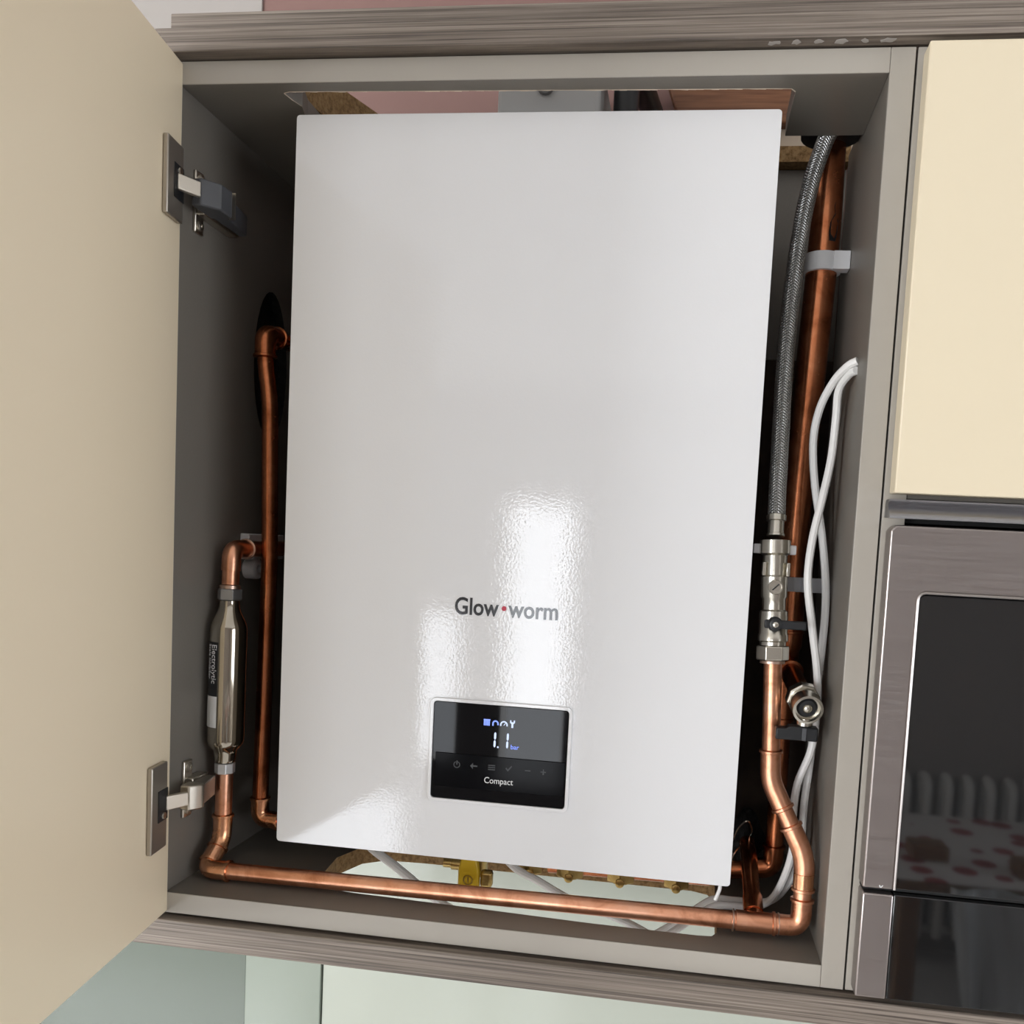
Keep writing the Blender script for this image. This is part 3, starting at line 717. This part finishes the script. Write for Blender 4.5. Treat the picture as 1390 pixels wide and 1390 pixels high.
# resample evenly for the braid
acc = [0]
for i in range(1, len(path)): acc.append(acc[-1]+(path[i]-path[i-1]).length)
LEN = acc[-1]
def at(s):
    s = max(0, min(LEN-1e-6, s))
    for i in range(1, len(acc)):
        if acc[i] >= s:
            t = (s-acc[i-1])/(acc[i]-acc[i-1]); return path[i-1].lerp(path[i], t), (path[i]-path[i-1]).normalized()
    return path[-1], (path[-1]-path[-2]).normalized()
mb = MB(); NS = 12; PITCHL = .030; step = .0016
n = int(LEN/step); fr_ = []
u = Vector((1, 0, 0))
for i in range(n+1):
    p, t = at(i*step); u = (u-t*u.dot(t)).normalized(); fr_.append((p, u.copy(), t.cross(u)))
for hand in (1, -1):
    for k in range(NS):
        vs = []; fs = []
        for i, (p, uu, ww) in enumerate(fr_):
            a = hand*2*math.pi*i*step/PITCHL+2*math.pi*k/NS
            wv = .00022*math.cos(NS*2*math.pi*i*step/PITCHL*1.0+math.pi*k+(0 if hand > 0 else math.pi))
            for da, dr_ in ((-.17, -.0003), (0, .00018), (.17, -.0003)):
                r = RH-.0004+wv+dr_
                vs.append(p+(uu*math.cos(a+da)+ww*math.sin(a+da))*r)
        for i in range(n):
            fs += [(3*i, 3*i+1, 3*i+4, 3*i+3), (3*i+1, 3*i+2, 3*i+5, 3*i+4)]
        mb.add(vs, fs)
br = mb.build('braid', braid_wire, ho, angle=60)
e0, et = path[-1], (path[-1]-path[-2]).normalized()
MB().lathe(e0-et*.002, e0+et, [(0, .0076), (.0006, .0084), (.0052, .0084), (.0056, .0072), (.0060, .0068), (.0160, .0068), (.0165, .0076), (.0185, .0076), (.0190, .006)], 22).build('ferrule', nickel, ho)
s0, st = path[0], (path[1]-path[0]).normalized()
MB().lathe(s0-st*.012, s0+st, [(0, .0078), (.001, .0085), (.0150, .0085), (.0160, .0076)], 22).build('ferrule', nut_grey, ho)

# service valve between hose and copper riser
va = thing('service_valve', 'nickel plated isolating valve with black lever below the braided hose', 'valve', (.2315, .05, .236))
v0, v1 = Vector((.2284, .0560, .3370)), Vector((.2322, .0500, .2370))
dv = (v1-v0).normalized()
MB().lathe(v0, v1, [(0, .0060), (.0005, .0124), (.0008, .0128), (.0118, .0128), (.0122, .0120), (.0135, .0102), (.0300, .0100), (.0315, .0112), (.0480, .0110), (.0500, .0098), (.0590, .0098), (.0605, .0116), (.0660, .0119), (.0790, .0119), (.0805, .0126), (.0850, .0126), (.0862, .0110), (.0890, .0108)], 30).build('valve_body', nickel, va)
MB().lathe(v0, v1, [(.0892, .0120), (.0898, .0138), (.1010, .0138), (.1018, .0125)], 6, phase=math.radians(30)).build('compression_nut', nickel, va, smooth=False, bevel=.0008)
MB().lathe(v0, v1, [(.1019, .0092), (.1022, .0105), (.1042, .0105), (.1045, .009)], 24).build('nut_ring', solder, va)
sc = v0+dv*.0395
MB().lathe(sc+Vector((0, -.0090, 0)), sc+Vector((0, -1, 0)), [(0, .0062), (.0042, .0062), (.0050, .0056), (.0050, .0048), (.0040, .0046)], 24).build('isolator_screw', nickel, va)
MB().box(sc.x-.0036, sc.x+.0036, sc.y-.0136, sc.y-.0128, sc.z-.0005, sc.z+.0005).map(lambda p: (sc.x+(p.x-sc.x)*.7-(p.z-sc.z)*.7, p.y, sc.z+(p.x-sc.x)*.7+(p.z-sc.z)*.7)).build('screw_slot', black_plastic, va)
for s in (-1, 1): MB().box(sc.x+s*.0098-.0016, sc.x+s*.0098+.0016, sc.y-.008, sc.y+.002, sc.z+.009, sc.z+.0205).build('body_lug', nickel, va, bevel=.0008)
lv = v0+dv*.0700
MB().lathe(lv+Vector((0, -.0110, 0)), lv+Vector((0, -1, 0)), [(0, .0062), (.0045, .0062), (.0055, .0050), (.0090, .0048), (.0096, .0035)], 20).build('lever_hub', black_plastic, va)
MB().box(lv.x-.0088, lv.x+.0255, lv.y-.0180, lv.y-.0150, lv.z-.0036, lv.z+.0036).build('lever', black_plastic, va, bevel=.0012)
MB().lathe(lv+Vector((0, -.0205, 0)), lv+Vector((0, -1, 0)), [(0, .0026), (.0010, .0024), (.0014, .0012)], 8).build('lever_screw', nickel, va)
tag(MB().box(.2110, .2465, .0570, .0660, .3250, .3330).build('pipe_clip', clip_white, bevel=.001), 'white plastic clip bar behind the collar of the nickel valve', 'clip')

tag(MB().lathe((.2575, .112, .690), (.2575, .112, 1), [(0, .016), (.001, .026), (.010, .027), (.011, .020)], 24).build('rubber_collar', black_plastic), 'black rubber collar where hose and riser leave the cupboard top', 'collar')

# clips holding the thick riser
def ring_clip(z, cx, cy, m, hh, label):
    t = thing('pipe_clip', label, 'clip', (cx, cy, z-hh))
    MB().lathe((cx, cy, z-hh), (cx, cy, z+hh), [(0, .0142), (.0002, .0168), (2*hh-.0002, .0168), (2*hh, .0142)], 28).build('clip_band', m, t)
    MB().box(cx+.008, IW-.0003, cy-.0162, cy-.004, z-hh, z+hh).build('clip_tab', m, t, bevel=.0006)
    return t
ring_clip(.5870, .2592, .1293, clip_white, .0080, 'broad white plastic clip round the upper thick copper riser')
ring_clip(.2985, .2521, .1300, clip_grey, .0066, 'grey plastic clip round the thick copper riser by the valve')

# drain cock on the tee branch
d0, d1 = Vector((.2590, .0560, .2062)), Vector((.2622, .0200, .1972)); dd = (d1-d0).normalized()
dc = thing('drain_cock', 'round nickel drain cock with black lever beside the white cables', 'valve', (.26, .035, .17))
MB().lathe(d0, d1, [(0, .0095), (.0006, .0142), (.0090, .0142), (.0096, .0125)], 8, phase=.2).build('hex_nut', nickel, dc, smooth=False, bevel=.0008)
MB().lathe(d0, d1, [(.0097, .0108), (.0110, .0112), (.0150, .0112), (.0160, .0124), (.0200, .0128), (.0290, .0124), (.0292, .0104), (.0240, .0100), (.0238, .0020)], 30).build('outlet_ring', nickel, dc)
MB().lathe(d0, d1, [(.0236, .0076), (.0244, .0086), (.0262, .0070), (.0262, .0048)], 20).build('seat_washer', black_plastic, dc)
MB().lathe(d0, d1, [(.0240, .0042), (.0260, .0044), (.0278, .0034), (.0288, .0018), (.0290, .0002)], 16).build('valve_pin', nickel, dc)
sd = d0+dd*.0185
MB().lathe(sd+Vector((0, 0, -.0112)), sd+Vector((0, 0, -1)), [(0, .0066), (.0058, .0066), (.0062, .005)], 18).build('stem', nickel, dc)
MB().prism([(sd.x-.0235, sd.z-.0290), (sd.x+.0105, sd.z-.0290), (sd.x+.0105, sd.z-.0175), (sd.x-.0125, sd.z-.0175), (sd.x-.0150, sd.z-.0195), (sd.x-.0235, sd.z-.0195)], 'y', sd.y-.0080, sd.y+.0045).build('lever', black_plastic, dc, bevel=.0012)
MB().box(sd.x-.0025, sd.x+.0012, sd.y-.0092, sd.y-.0081, sd.z-.0285, sd.z-.0180).build('lever_rib', hinge_dark, dc, bevel=.0005)

# white cables
CA = [(.2815, .0380, .4827), (.2748, .0430, .4793), (.2663, .0560, .4690), (.2591, .0720, .4495), (.2574, .0850, .4234), (.2620, .0880, .3860), (.2712, .0870, .3415), (.2768, .0830, .2968), (.2770, .0790, .2584), (.2745, .0780, .2063), (.2738, .0780, .1538), (.2714, .0790, .1106), (.2704, .0800, .0604), (.2624, .0860, .0291), (.2470, .0960, .0080), (.2180, .1000, .0045), (.1990, .1000, .0036), (.1800, .0950, -.0080), (.1600, .0870, -.021), (.1300, .0820, -.040), (.1000, .0820, -.060)]
CB = [(.2812, .0380, .4752), (.2768, .0480, .4735), (.2718, .0600, .4635), (.2724, .0680, .4405), (.2708, .0680, .4065), (.2650, .0630, .3718), (.2588, .0580, .3372), (.2572, .0545, .3031), (.2640, .0590, .2657), (.2735, .0670, .2141), (.2730, .0700, .1613), (.2630, .0700, .1264), (.2612, .0700, .0945), (.2632, .0720, .0664), (.2572, .0770, .0355), (.2480, .0860, .0130), (.2300, .0880, .0046), (.2030, .0850, .0042), (.1860, .0800, -.004), (.1500, .0700, -.030), (.1250, .0700, -.055)]
tag(MB().tube(catmull(CA, 6), .0034, 10).build('white_cable', cable_white), 'white cable bowing outermost over the thick copper riser', 'cable')
tag(MB().tube(catmull(CB, 6), .0034, 10).build('white_cable', cable_white), 'white cable passing in front of its twin beside the valve lever', 'cable')
tag(MB().tube(catmull([(-.150, .112, .0350), (-.136, .104, .0200), (-.105, .100, .0020), (-.060, .098, -.0270), (-.020, .100, -.0450), (.010, .100, -.0600)], 6), .0042, 10).build('white_cable', cable_white), 'white cable hanging through the floor hole left of the yellow gas tap', 'cable')
tag(MB().tube(catmull([(-.012, .095, .0420), (.010, .092, .0190), (.035, .090, .0080), (.070, .090, -.0080), (.120, .095, -.0250), (.160, .095, -.0440), (.180, .095, -.0600)], 6), .0036, 10).build('white_cable', cable_white), 'white cable hanging from the boiler right of the yellow gas tap', 'cable')

# gas tap and brass fittings under the boiler
gc = thing('gas_tap', 'brass gas tap with yellow plastic handle under the boiler', 'valve', (-.028, .09, 0))
MB().lathe((-.0280, .0980, BZ0+.003), (-.0280, .0980, -.02), [(0, .009), (.012, .009), (.0125, .0125), (.040, .0125), (.045, .009)], 18).build('tap_body', brass, gc)
MB().lathe((-.0400, .0980, .0135), (-1, .0980, .0135), [(0, .0062), (.010, .0062), (.0105, .0048), (.018, .0048), (.0185, .0030)], 16).build('test_nipple', brass, gc)
MB().prism([(-.0385, -.0015), (-.0355, -.0045), (-.0215, -.0045), (-.0185, -.0015), (-.0190, .0150), (-.0215, .0280), (-.0360, .0280), (-.0385, .0150)], 'y', .0760, .0845).build('yellow_handle', yellow, gc, bevel=.0016)
MB().box(-.0185, -.0070, .0800, .0900, -.0010, .0150).build('gas_union', brass, gc, bevel=.003)
arc(-.0285, .0075, .0042, 0, 360, .0005, 20, y=.0757).build('handle_mark', brass, gc, smooth=False)
MB().box(-.0290, -.0280, .0755, .0758, .0050, .0100).build('handle_mark', brass, gc, smooth=False)
for x, rr, lbt in ((.0260, .0100, 'brass boiler valve next to the yellow gas tap'), (.0640, .0115, 'second brass boiler valve from the yellow gas tap'), (.1120, .0115, 'third brass boiler valve from the yellow gas tap'), (.1640, .0105, 'brass boiler valve furthest from the yellow gas tap')):
    t = thing('isolating_valve', lbt, 'valve', (x, .105, 0))
    MB().lathe((x, .1050, BZ0+.003), (x, .1050, -1), [(0, rr*.8), (.014, rr*.8), (.0145, rr), (.030, rr), (.034, rr*.8), (.040, rr*.75)], 18).build('valve_body', brass, t)
    MB().lathe((x, .1050, .0215), (x, .1050, -1), [(0, rr), (.0006, rr*1.25), (.010, rr*1.25), (.0106, rr)], 6).build('union_nut', brass, t, smooth=False, bevel=.0006)
    MB().lathe((x, .1050-rr*.8, .0130), (x, -1, .0130), [(0, .0042), (.006, .0042), (.0066, .003)], 12).build('spindle', brass, t)
tag(MB().tube([(.040, .1220, .0120), (.195, .1220, .0150)], .0075, 16).build('copper_pipe', copper_dull), 'short copper pipe behind the brass boiler valves', 'pipe')

# dark insulation and wire loops low on the right
def lump(cx, cy, cz, rx, ry, rz, seed):
    bm = bmesh.new(); bmesh.ops.create_icosphere(bm, subdivisions=3, radius=1)
    rnd = random.Random(seed); ph = [rnd.uniform(0, 6) for _ in range(6)]
    mb = MB()
    for v in bm.verts:
        k = 1+.12*math.sin(5*v.co.x+ph[0])+.10*math.sin(7*v.co.y+ph[1])+.10*math.sin(6*v.co.z+ph[2])
        v.co = (cx+v.co.x*rx*k, cy+v.co.y*ry*k, cz+v.co.z*rz*k)
    bm.verts.index_update()
    mb.add([v.co for v in bm.verts], [tuple(v.index for v in f.verts) for f in bm.faces]); bm.free()
    return mb
tag(lump(.2310, .1750, .0400, .018, .024, .026, 3).build('pipe_insulation', foam_and_hole_black), 'ragged black foam insulation low beside the boiler', 'insulation')
tag(MB().tube(catmull([(.2160, .1400, .0480), (.2200, .1340, .0620), (.2280, .1330, .0700), (.2330, .1380, .0600), (.2290, .1400, .0500), (.2230, .1380, .0430), (.2180, .1340, .0380), (.2150, .1330, .0300)], 6), .0009, 6).build('wire_loop', nickel), 'thin silvery wire curled beside the black foam insulation', 'wire')
